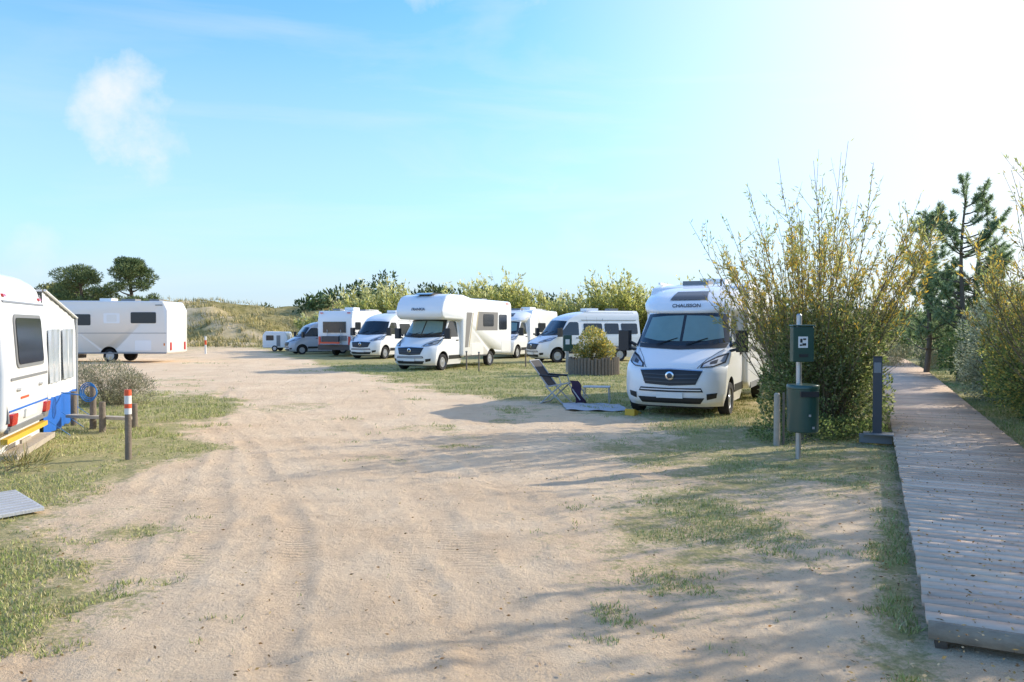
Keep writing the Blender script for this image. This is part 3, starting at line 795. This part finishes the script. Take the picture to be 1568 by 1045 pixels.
def chair():
    E=empty('folding_chair',(1.0,17.7,at(1,17.7)),-.45); b=MB()
    for y in(-.27,.27):
        b.tube((-.52,y,1.0),(-.05,y,.40),.016,M['alu']); b.tube((-.05,y,.40),(.45,y,.50),.016,M['alu'])
        b.tube((-.12,y,.42),(.34,y,.0),.016,M['alu']); b.tube((.30,y,.47),(-.24,y,.0),.016,M['alu'])
        b.tube((-.26,y,.66),(.22,y,.64),.024,M['black']); b.tube((.22,y,.64),(.28,y,.47),.012,M['alu'])
        b.tube((.45,y,.5),(.75,y,.12),.014,M['alu'])
    for p in((-.52,1.0),(.34,0.015),(-.24,0.015),(.45,.5)): b.tube((p[0],-.27,p[1]),(p[0],.27,p[1]),.013,M['alu'])
    b.obj('frame',E)
    V=[];n=12
    for i_ in range(n+1):
        t=i_/n
        if t<.6: q=t/.6; x=-.52+.47*q; z=1.0-.6*q; 
        else: q=(t-.6)/.4; x=-.05+.48*q; z=.40+.10*q
        z-= .03*math.sin(math.pi*q)
        V+=[(x,-.26,z+.012),(x,.26,z+.012)]
    mk('sling',V,[(2*i_,2*i_+1,2*i_+3,2*i_+2) for i_ in range(n)],M['fabric'],E,angle=80)
    T=MB(); V=[]
    for i_ in range(9):
        t=i_/8; V+=[(.52+.1*math.sin(i_*1.3)*.3+.12*t,-.35+.12*t,.55*(1-t)+.02),(.62+.18*t,-.05+.1*math.sin(i_),.52*(1-t)+.02)]
    T.add(V,[(2*i_,2*i_+1,2*i_+3,2*i_+2) for i_ in range(8)],M['towel']); T.obj('towel',E,angle=80)
    E=empty('camping_table',(1.98,17.5,at(1.9,17.5)),-.2); b=MB()
    b.box((0,0,.38),(.62,.42,.02),M['alu'])
    for y in(-.18,.18):
        b.tube((-.28,y,.37),(-.30,y,0),.011,M['alu']); b.tube((.28,y,.37),(.30,y,0),.011,M['alu'])
    b.obj('table_frame',E)
chair()
V=[];n=14
for j in range(n+1):
    for i_ in range(n+1):
        x=1.15+1.3*i_/n; y=15.9+1.5*j/n-.3*i_/n; V.append((x,y,.035+.012*math.sin(i_*1.1+j*.7)))
mk('groundsheet',V,[(j*(n+1)+i_,j*(n+1)+i_+1,(j+1)*(n+1)+i_+1,(j+1)*(n+1)+i_) for j in range(n) for i_ in range(n)],M['mat'],angle=80)
b=MB(); 
b.prism([(0,0),(.5,0),(.5,.03),(.0,.14)],-.1,.1,M['yellow']); o=b.obj('levelling_ramp',bevel=.006); o.location=(2.35,14.98,0.01); o.rotation_euler=(0,0,HD+3.14)

def planter():
    cx,cy=3.05,28.0; E=empty('palisade_planter',(cx,cy,0)); b=MB()
    for k in range(44):
        a=2*math.pi*k/44; h=.62+random.uniform(-.05,.05); x=math.cos(a)*.9; y=math.sin(a)*.7
        b.tube((x,y,-.1),(x,y,h),.062,M['wood'],.058,8)
    b.obj('palisade',E); b=MB(); b.lathe([(.01,.45),(.7,.45)],(0,0,0),'Z',M['bark'],20); b.obj('soil',E)
planter()
def pillar():
    E=empty('service_pillar',(2.15,29.2,0)); b=MB(); b.box((0,0,.6),(.12,.12,1.2),M['galv']); b.box((0,0,1.15),(.34,.26,.62),M['green']); b.box((.28,0,.95),(.3,.24,.3),M['green'],0)
    b.box((0,-.135,1.2),(.16,.01,.2),M['postwhite']); b.obj('pillar_box',E,bevel=.01)
pillar()
for k,(x,y) in enumerate(((-1.85,30.5),(-1.3,29.5),(.6,33))):
    b=MB(); b.tube((0,0,-.1),(0,0,.75),.03,M['wood'],n=8); b.tube((0,0,.75),(0,0,.8),.045,M['grey'],n=8)
    o=b.obj('pitch_marker'); o.location=(x,y,0)
def farcaravan():
    E=empty('caravan',(-17.9,54.5,0),.0); E.scale=(.68,.68,.72); b=MB()
    b.prism([(0,.35),(2.6,.35),(2.7,1.2),(2.5,1.95),(.3,2.0),(0,1.6)],-1,1,M['white']); b.obj('shell',E,bevel=.12,seg=3)
    c=MB(); c.prism(rrect(.4,1.2,1.1,1.6,.06),-1.015,-.98,M['acryl']); c.prism([(1.5,.5),(1.9,.5),(1.9,1.6),(1.5,1.6)],-1.012,-.98,M['grey']); wheel(c,1.3,-.95,-1,.3); wheel(c,1.3,.95,1,.3); c.obj('fittings',E)
farcaravan()

# ------------------------------------------------------------ vegetation
def willow(name,cx,cy,h,spread,nst=70,ntw=8,nl=26,base_r=.7,seed=1,leaf=.095,lw=.022,
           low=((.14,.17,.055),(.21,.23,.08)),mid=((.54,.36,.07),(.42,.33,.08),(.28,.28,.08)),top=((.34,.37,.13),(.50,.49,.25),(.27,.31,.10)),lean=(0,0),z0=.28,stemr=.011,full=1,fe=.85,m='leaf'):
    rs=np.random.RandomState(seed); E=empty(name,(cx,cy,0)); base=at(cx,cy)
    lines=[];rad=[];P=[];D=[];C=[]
    low=np.array(low);mid=np.array(mid);top=np.array(top)
    for i in range(nst):
        az=rs.uniform(0,2*np.pi); r=math.sqrt(rs.rand()); hh=h*(1-.26*r**2)*rs.uniform(.55,1)
        out=np.array([math.cos(az),math.sin(az),0]); s=out*base_r*r*rs.uniform(.4,1); s[2]=base-.05
        t=np.linspace(0,1,9)[:,None]
        wob=rs.normal(0,.06,3)*[1,1,0]
        pl=s+out*spread*r*t**fe+np.array([0,0,hh])*t+wob*np.sin(t*6+rs.rand()*6)+np.array([lean[0],lean[1],0])*t**2*hh
        lines.append(pl); rad.append((stemr*rs.uniform(.7,1.6),.003))
        tws=[pl[3:]]
        for k in range(ntw):
            tt=rs.uniform(.22,.92); p=np.array([np.interp(tt,t[:,0],pl[:,q]) for q in range(3)])
            d=out*rs.uniform(-.2,.9)+np.array([rs.normal(0,.4),rs.normal(0,.4),rs.uniform(.5,1.6)])+np.array([lean[0],lean[1],0])*1.5; d/=np.linalg.norm(d)
            l=rs.uniform(.3,.95)*h/5*(1.15-.5*tt); u=np.linspace(0,1,4)[:,None]
            tl=p+d*l*u+np.array([0,0,.12*l])*u**2; lines.append(tl); rad.append((.0045*stemr/.011,.0015)); tws.append(tl)
        for tl in tws:
            u=rs.rand(nl)**.9*(len(tl)-1); a=np.floor(u).astype(int).clip(0,len(tl)-2); f=(u-a)[:,None]
            p=tl[a]*(1-f)+tl[a+1]*f; dd=norm(tl[a+1]-tl[a]); 
            rel=(p[:,2]-base)/h
            dens=np.interp(rel,[0,z0,.36,.64,.80,1.0],[0,.7,1,1,.55*full,.32*full]); kp=rs.rand(nl)<dens
            p=p[kp];dd=dd[kp];rel=rel[kp]; n=len(p)
            if not n: continue
            P.append(p+rs.normal(0,.015,(n,3))); D.append(dd*.9+rs.normal(0,.5,(n,3)))
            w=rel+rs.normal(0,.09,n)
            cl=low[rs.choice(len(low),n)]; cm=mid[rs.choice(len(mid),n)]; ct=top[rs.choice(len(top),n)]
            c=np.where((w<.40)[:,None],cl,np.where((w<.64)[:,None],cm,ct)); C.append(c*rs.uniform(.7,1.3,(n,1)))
    P=np.concatenate(P);D=np.concatenate(D);C=np.concatenate(C); n=len(P)
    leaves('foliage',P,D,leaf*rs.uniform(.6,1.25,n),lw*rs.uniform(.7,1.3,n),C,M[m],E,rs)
    tubes('stems',lines,rad,M['twig'],E,4)
    return E
def shrub(name,blobs,n,leaf,lw,cols,loc,seed=1,m='leaf',ntw=60,up=.4,twr=.008,E=None,shell=.35,spike=0):
    rs=np.random.RandomState(seed); 
    if E is None: E=empty(name,(loc[0],loc[1],at(*loc)))
    bl=np.array(blobs,float); vol=bl[:,3]*bl[:,4]*bl[:,5]; vol=vol**.8; k=rs.choice(len(bl),n,p=vol/vol.sum())
    d=norm(rs.normal(size=(n,3))); r=1-shell*rs.rand(n)**1.5+ .22*(fbm(d[:,0]*3+k*7,d[:,2]*3+d[:,1]*2,3)*2)
    r=r*np.where(rs.rand(n)<.25,rs.rand(n),1)
    P=bl[k,:3]+d*bl[k,3:6]*r[:,None]
    gap=fbm(P[:,0]*2.1/max(.5,leaf*8)+3,(P[:,2]+P[:,1]*.7)*2.1/max(.5,leaf*8),3)
    kp=(gap>-.13)&(P[:,2]>.02); P=P[kp];d=d[kp];n=len(P)
    D=d+rs.normal(0,.6,(n,3))+np.array([0,0,up])
    C=pal(n,cols,None,.3,rs)*(1+1.1*gap[kp][:,None])
    leaves('foliage',P,D,leaf*rs.uniform(.6,1.3,n),lw*rs.uniform(.7,1.3,n),C,M[m],E,rs)
    lines=[];rad=[]
    for i in range(ntw):
        q=bl[rs.choice(len(bl))]; dd=norm(rs.normal(size=3)); dd[2]=abs(dd[2]); e=q[:3]+dd*q[3:6]*rs.uniform(.8,1.1+spike)
        s=np.array([q[0]*.6+rs.normal(0,.08),q[1]*.6+rs.normal(0,.08),0]); t=np.linspace(0,1,5)[:,None]
        pl=s*(1-t)+e*t; pl[:,:2]+=(e-s)[:2]*(-.15)*np.sin(t*3.14); lines.append(pl); rad.append((twr,twr*.3))
    tubes('twigs',lines,rad,M['twig'],E,4)
    return E
GREENS=[(.12,.165,.05),(.18,.23,.075),(.09,.125,.045),(.27,.30,.11)]
GREY=[(.26,.28,.18),(.34,.36,.24),(.17,.19,.12),(.42,.43,.30)]
GOLD=[(.44,.35,.09),(.52,.38,.09),(.30,.28,.09),(.22,.23,.08)]
DARK=[(.05,.08,.035),(.08,.115,.045),(.11,.14,.055)]

# big willow next to the motorhome, and those beyond the boardwalk
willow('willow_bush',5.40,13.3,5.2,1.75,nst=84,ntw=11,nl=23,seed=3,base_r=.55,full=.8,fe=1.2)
shrub('understory_shrub',[(0,0,.8,.95,.9,.95),(.45,-.2,.6,.55,.6,.75),(-.6,.1,.7,.5,.6,.75),(.1,-.1,1.5,.85,.8,.75)],28000,.06,.034,GREENS+[(.36,.34,.16),(.30,.31,.17)],(5.42,13.0),seed=4,ntw=200,twr=.007,spike=.3)
willow('willow_bush',9.1,10.9,5.2,2.0,nst=75,ntw=9,nl=20,seed=5)
willow('willow_bush',7.9,6.6,5.0,1.6,nst=64,ntw=8,nl=22,seed=6,leaf=.13,lw=.04,m='needle')
willow('willow_bush',9.6,4.8,5.6,1.8,nst=64,ntw=8,nl=22,seed=16,leaf=.15,lw=.05,m='needle')
willow('willow_bush',11.6,8.4,6.4,2.0,nst=64,ntw=8,nl=20,seed=26,leaf=.16,lw=.055,m='needle')
willow('willow_bush',13.6,12.0,6.8,2.2,nst=56,ntw=8,nl=20,seed=27,leaf=.17,lw=.06,m='needle')
willow('willow_bush',8.4,2.6,5.2,1.8,nst=54,ntw=8,nl=20,seed=28,leaf=.15,lw=.05,m='needle')
willow('willow_bush',10.9,14.6,3.9,1.5,nst=70,ntw=9,nl=24,seed=8,z0=.1)
shrub('hedge_shrub',[(0,0,1.0,.9,1.1,1.1),(.6,.4,1.6,.8,.9,.9),(.3,-1.2,.9,.8,.9,.9)],14000,.12,.07,GREENS,(8.1,9.0),seed=31,ntw=60,m='needle')
shrub('hedge_shrub',[(0,0,.9,.9,1.1,1.0),(.6,.4,1.3,.8,.9,.8)],10000,.12,.07,GREENS,(7.6,5.0),seed=32,ntw=60,m='needle')
shrub('hedge_shrub',[(0,0,.8,.9,1.3,.95),(.5,1.3,1.1,1.0,1.0,1.2),(1.2,-.2,1.4,1,1,1.2),(1.0,.6,2.1,.9,.9,.8)],30000,.065,.034,GREENS+GOLD[:1],(10.1,13.8),seed=9,ntw=140,spike=.2)
shrub('silver_shrub',[(0,0,1.3,1.2,1.2,1.4),(.9,.4,1.2,1.0,1.0,1.2),(-.5,-.3,.6,.9,1.0,.7),(.2,.2,2.2,.8,.8,.6)],32000,.085,.028,GREY,(12.2,18.2),seed=10,ntw=120,spike=.2)
shrub('hedge_shrub',[(0,0,.5,.8,1.6,.6),(.8,1.5,.8,1.0,1.4,.9),(.3,-1.5,.45,.7,1.0,.5)],20000,.075,.038,GREENS,(11.4,16.0),seed=11,ntw=60,spike=.3)
shrub('hedge_shrub',[(0,0,.9,1.2,1.8,1.1),(1.5,.5,1.3,1.5,1.2,1.3),(-.2,-2,.6,.9,1.4,.7)],20000,.11,.06,GREENS,(15.0,23.5),seed=12,ntw=60)
shrub('hedge_shrub',[(0,0,1.2,2.0,1.6,1.6),(3,.5,1.5,2.2,1.5,1.8)],12000,.16,.09,DARK+GREENS[:2],(19.6,33),seed=13,ntw=40)
shrub('hedge_shrub',[(-4,0,.8,3.0,1.2,1.1),(1,1,1.2,3,1.5,1.6),(7,0,1.6,3,2,2)],14000,.18,.10,DARK+GREENS[:2],(21.5,42),seed=14,ntw=40)
shrub('marram_clump',[(0,0,.35,1.4,.8,.5)],5000,.30,.016,[(.50,.42,.22),(.36,.31,.14)],(16.7,31.5),seed=15,ntw=5,up=1.4,m='grassm')
shrub('planter_bush',[(0,0,1.05,.55,.5,.7),(.35,0,.85,.42,.4,.45),(-.4,0,.75,.42,.4,.42)],6500,.10,.04,GOLD+GREENS[1:2]+[(.36,.34,.18)],(3.05,28.0),seed=17,ntw=40,spike=.7)
shrub('heather_shrub',[(0,0,.45,.85,.6,.55),(-.7,.1,.45,.6,.5,.5),(.6,0,.35,.5,.5,.4)],14000,.07,.012,[(.24,.22,.13),(.34,.31,.20),(.16,.16,.09)],(-9.3,17.2),seed=18,ntw=160,twr=.004,up=.8)
shrub('grass_tussock',[(0,0,.14,.30,.3,.18),(.3,.2,.1,.3,.3,.12)],1800,.2,.008,[(.46,.34,.14),(.36,.32,.12),(.27,.28,.09)],(-6.45,9.15),seed=19,ntw=4,up=1.3,m='grassm')
shrub('bramble',[(0,0,.15,.8,.5,.28),(.9,.2,.12,.5,.6,.22)],6000,.05,.025,GREENS,(4.6,11.9),seed=20,ntw=40,twr=.004)

# row of willows behind the vans
xsW=[-13.0,-10.6,-8.6,-5.5,-2.6,-.2,2.4,4.6,7.3,9.8,12.6,16.5]; hsW=[3.2,5.2,5.7,4.8,5.5,6.4,5.0,4.8,6.6,5.7,5.4,4.9]
for k,(x,hh) in enumerate(zip(xsW,hsW)):
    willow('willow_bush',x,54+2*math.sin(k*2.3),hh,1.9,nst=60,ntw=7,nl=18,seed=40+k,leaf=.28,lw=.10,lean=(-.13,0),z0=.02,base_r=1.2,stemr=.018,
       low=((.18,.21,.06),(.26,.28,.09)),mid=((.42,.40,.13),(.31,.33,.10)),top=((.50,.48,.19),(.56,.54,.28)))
# dark scrub on the dunes
def scrub(name,items,n,leaf,cols,seed):
    rs=np.random.RandomState(seed); E=empty(name,(0,0,0)); bl=[]
    for x,y,w,h in items:
        z=at(x,y)
        for _ in range(4): bl.append((x+rs.normal(0,w*.35),y+rs.normal(0,w*.2),z+h*.4*rs.uniform(.6,1.3),w*rs.uniform(.35,.6),w*.4,h*rs.uniform(.4,.7)))
    shrub(name,bl,n,leaf,leaf*.5,cols,(0,0),seed=seed,m='needle',ntw=0+1,E=E)
scrub('dune_scrub',[(-21,99,4,3),(-17,104,4,4),(-12,108,6,4.3),(-7,110,6,4.4),(-2,110,6,4.2),(4,110,5,3.8),(10,110,6,3.6),(16,110,6,3.6),(23,110,8,4),(32,108,8,4),(-20,108,5,4),(-26,97,2.5,2)],28000,.6,[(.08,.12,.04),(.12,.17,.06),(.17,.21,.085)],60)
scrub('dune_scrub',[(-33,101,2.5,1.0),(-47,92,2,.8),(-40,88,2,.7),(-44,99,3,.8),(-53,90,3,1.1),(-22,86,3,1.3),(-60,100,5,2.5)],6000,.35,[(.22,.22,.08),(.16,.17,.06)],61)

def pine_umbrella(x,y,h,w,seed,nb=30):
    rs=np.random.RandomState(seed); z=at(x,y); E=empty('pine_tree',(x,y,z))
    lines=[];rad=[];bl=[]
    t=np.linspace(0,1,8)[:,None]; tr=np.array([.3*rs.normal(),0,h*.86])*t+np.array([.15,.1,0])*np.sin(t*4); lines.append(tr); rad.append((.22,.07))
    for k in range(nb):
        q=rs.rand(); zz=h*(.32+.60*q); a=rs.uniform(0,6.28); l=w*.5*math.sqrt(max(.10,1-q**3))*rs.uniform(.35,1)
        e=np.array([math.cos(a)*l,math.sin(a)*l,zz+.05*l]); s=np.array([0,0,zz-.25*l-.1]); u=np.linspace(0,1,5)[:,None]
        lines.append(s*(1-u)+e*u+np.array([0,0,-.1])*np.sin(u*3.1)); rad.append((.06,.02))
        bl.append((e[0]*.92,e[1]*.92,e[2],.62*w/3.8,.55*w/3.8,.28*w/3.8))
    tubes('trunk',lines,rad,M['bark'],E,6)
    shrub('x',bl,24000,.2,.045,[(.08,.12,.045),(.13,.175,.06),(.20,.24,.09)],(0,0),seed=seed,m='needle',ntw=1,E=E)
pine_umbrella(-30.0,52,6.2,4.8,70,34); pine_umbrella(-26.3,52,6.8,3.8,71,32); pine_umbrella(-33.5,57,5.6,3.4,72)
def pine_open(x,y,h,w,seed,nb=46):
    rs=np.random.RandomState(seed); z=at(x,y); E=empty('pine_tree',(x,y,z)); lines=[];rad=[];P=[];D=[]
    t=np.linspace(0,1,10)[:,None]; tr=np.array([.15,0,h])*t+np.array([.08,0,0])*np.sin(t*7); lines.append(tr); rad.append((.11,.02))
    def tuft(pl,k):
        u=rs.uniform(.35,1,k)*(len(pl)-1); a=np.floor(u).astype(int).clip(0,len(pl)-2); f=(u-a)[:,None]
        p=pl[a]*(1-f)+pl[a+1]*f; d=norm(pl[a+1]-pl[a]); m=9
        P.append(np.repeat(p,m,0)); D.append(np.repeat(d,m,0)*.8+rs.normal(0,.6,(k*m,3)))
    tuft(tr[7:],26)
    for k in range(nb):
        q=rs.uniform(.15,.93); zz=h*q; a=rs.uniform(0,6.28); l=w*.5*(1.1-q)**.7*rs.uniform(.7,1.2)
        o=np.array([math.cos(a),math.sin(a),0]); u=np.linspace(0,1,6)[:,None]
        pl=np.array([.15*q,0,zz])+o*l*u+np.array([0,0,l*.55])*u**1.8; lines.append(pl); rad.append((.03,.008)); tuft(pl,20)
        for j in range(4):
            b=pl[rs.randint(2,6)]; d=o*rs.uniform(.1,.7)+np.array([rs.normal(0,.4),rs.normal(0,.4),rs.uniform(.4,1)]); d/=np.linalg.norm(d)
            sl=b+d*rs.uniform(.25,.6)*np.linspace(0,1,4)[:,None]; lines.append(sl); rad.append((.012,.006)); tuft(sl,16)
    P=np.concatenate(P);D=np.concatenate(D); n=len(P)
    leaves('needles',P,D,.15*rs.uniform(.7,1.3,n),.018,pal(n,[(.14,.20,.10),(.20,.27,.14),(.28,.35,.19)],None,.25,rs),M['leaf'],E,rs)
    tubes('trunk',lines,rad,M['bark'],E,5)
pine_open(14.9,25,6.5,3.6,80,44); pine_open(16.3,26.5,4.8,2.8,81,32); pine_open(14.9,27,5.7,2.8,82,34); pine_open(18.4,24,5.2,3.2,83,30)

# ------------------------------------------------------------ sun, sky
EL=math.radians(26); AZ=math.atan2(1,.45)   # clockwise from +Y
sd=Vector((math.sin(AZ)*math.cos(EL),math.cos(AZ)*math.cos(EL),math.sin(EL)))
sl=bpy.data.lights.new('sun','SUN'); sl.energy=5.0; sl.angle=math.radians(.5); sl.color=(1,.94,.83)
so=bpy.data.objects.new('sun',sl); so.rotation_euler=sd.to_track_quat('Z','Y').to_euler(); COL.objects.link(so)
w=bpy.data.worlds.new('World'); scene.world=w; w.use_nodes=True; nt=w.node_tree; L=nt.links.new
for n in list(nt.nodes): nt.nodes.remove(n)
out=N(nt,'ShaderNodeOutputWorld'); bg=N(nt,'ShaderNodeBackground'); bg.inputs[1].default_value=.15
sky=N(nt,'ShaderNodeTexSky',sky_type='NISHITA'); sky.sun_disc=False; sky.sun_elevation=EL; sky.sun_rotation=AZ
sky.air_density=1.0; sky.dust_density=1.0; sky.ozone_density=1.5
tc=N(nt,'ShaderNodeTexCoord')
def vm(op,a,b):
    n=N(nt,'ShaderNodeVectorMath',operation=op)
    for k,v in((0,a),(1,b)):
        if isinstance(v,tuple): n.inputs[k].default_value=v
        else: L(v,n.inputs[k])
    return n
def mr(f,a,b,c,d,cl=True):
    n=N(nt,'ShaderNodeMapRange'); L(f,n.inputs[0]); n.clamp=cl
    for k,v in((1,a),(2,b),(3,c),(4,d)): n.inputs[k].default_value=v
    return n.outputs[0]
def mm(op,a,b):
    n=N(nt,'ShaderNodeMath',operation=op)
    for k,v in((0,a),(1,b)):
        if isinstance(v,(int,float)): n.inputs[k].default_value=v
        else: L(v,n.inputs[k])
    return n.outputs[0]
dirn=tc.outputs['Generated']
CLOUD=(6.7,6.7,6.7,1)
tint=vm('MULTIPLY',sky.outputs[0],(1.0,1.8,2.6)); col=tint.outputs[0]
def over(f,c=CLOUD):
    global col
    n=N(nt,'ShaderNodeMix',data_type='RGBA'); L(f,n.inputs[0]); L(col,n.inputs[6]); n.inputs[7].default_value=c; col=n.outputs[2]
def nrm(v): 
    v=Vector(v).normalized(); return tuple(v)
sz_=N(nt,'ShaderNodeSeparateXYZ'); L(dirn,sz_.inputs[0])
hz=N(nt,'ShaderNodeValToRGB'); hz.color_ramp.interpolation='EASE'
el=hz.color_ramp.elements; el[0].position=0; el[0].color=(.92,)*3+(1,); el[1].position=.42; el[1].color=(.02,)*3+(1,)
e=el.new(.16); e.color=(.46,)*3+(1,)
L(sz_.outputs[2],hz.inputs[0]); over(hz.outputs[0],(4.7,5.6,6.3,1))
mp=N(nt,'ShaderNodeMapping'); mp.inputs['Rotation'].default_value=(0,math.radians(18),0); mp.inputs['Scale'].default_value=(1.3,1.3,7); L(dirn,mp.inputs[0])
nz=N(nt,'ShaderNodeTexNoise',i_Scale=1.6,i_Detail=8,i_Roughness=.55,i_Distortion=.6); L(mp.outputs[0],nz.inputs['Vector'])
sund=vm('DOT_PRODUCT',dirn,tuple(sd)).outputs['Value']
cir=mm('MULTIPLY',mr(nz.outputs['Fac'],.50,.78,0,.45),mr(sund,-.2,.7,.3,1))
over(cir)
gl=mm('POWER',mr(sund,.46,.86,0,1.0),1.6); over(gl,(7.3,7.2,7.1,1))
def puff(v,rad,st,sc=9):
    d=vm('DOT_PRODUCT',dirn,nrm(v)).outputs['Value']
    n=N(nt,'ShaderNodeTexNoise',i_Scale=sc,i_Detail=7,i_Roughness=.6); L(dirn,n.inputs['Vector'])
    m=mr(d,math.cos(rad),1,-.6,.4); s=mm('ADD',m,mr(n.outputs['Fac'],.3,.7,-.5,.5)); over(mr(s,0,.7,0,st))
puff((-.51,1,.275),.088,.75,12); puff((-.48,1,.235),.06,.4,16); puff((-.09,1,.45),.06,.5,12); puff((.03,1,.45),.05,.5,13); puff((.05,1,.18),.022,.4,20); puff((-.64,1,.10),.05,.3,12)
L(col,bg.inputs[0]); L(bg.outputs[0],out.inputs[0])

# ------------------------------------------------------------ camera
cd=bpy.data.cameras.new('camera'); cd.lens=36*1150/1568; cd.sensor_width=36; cd.clip_end=6000; cd.clip_start=.05
co=bpy.data.objects.new('camera',cd); co.location=(0,0,1.8); co.rotation_euler=(math.radians(90-1.12),0,0); COL.objects.link(co); scene.camera=co
scene.view_settings.view_transform='Standard'; scene.view_settings.look='None'; scene.view_settings.exposure=0
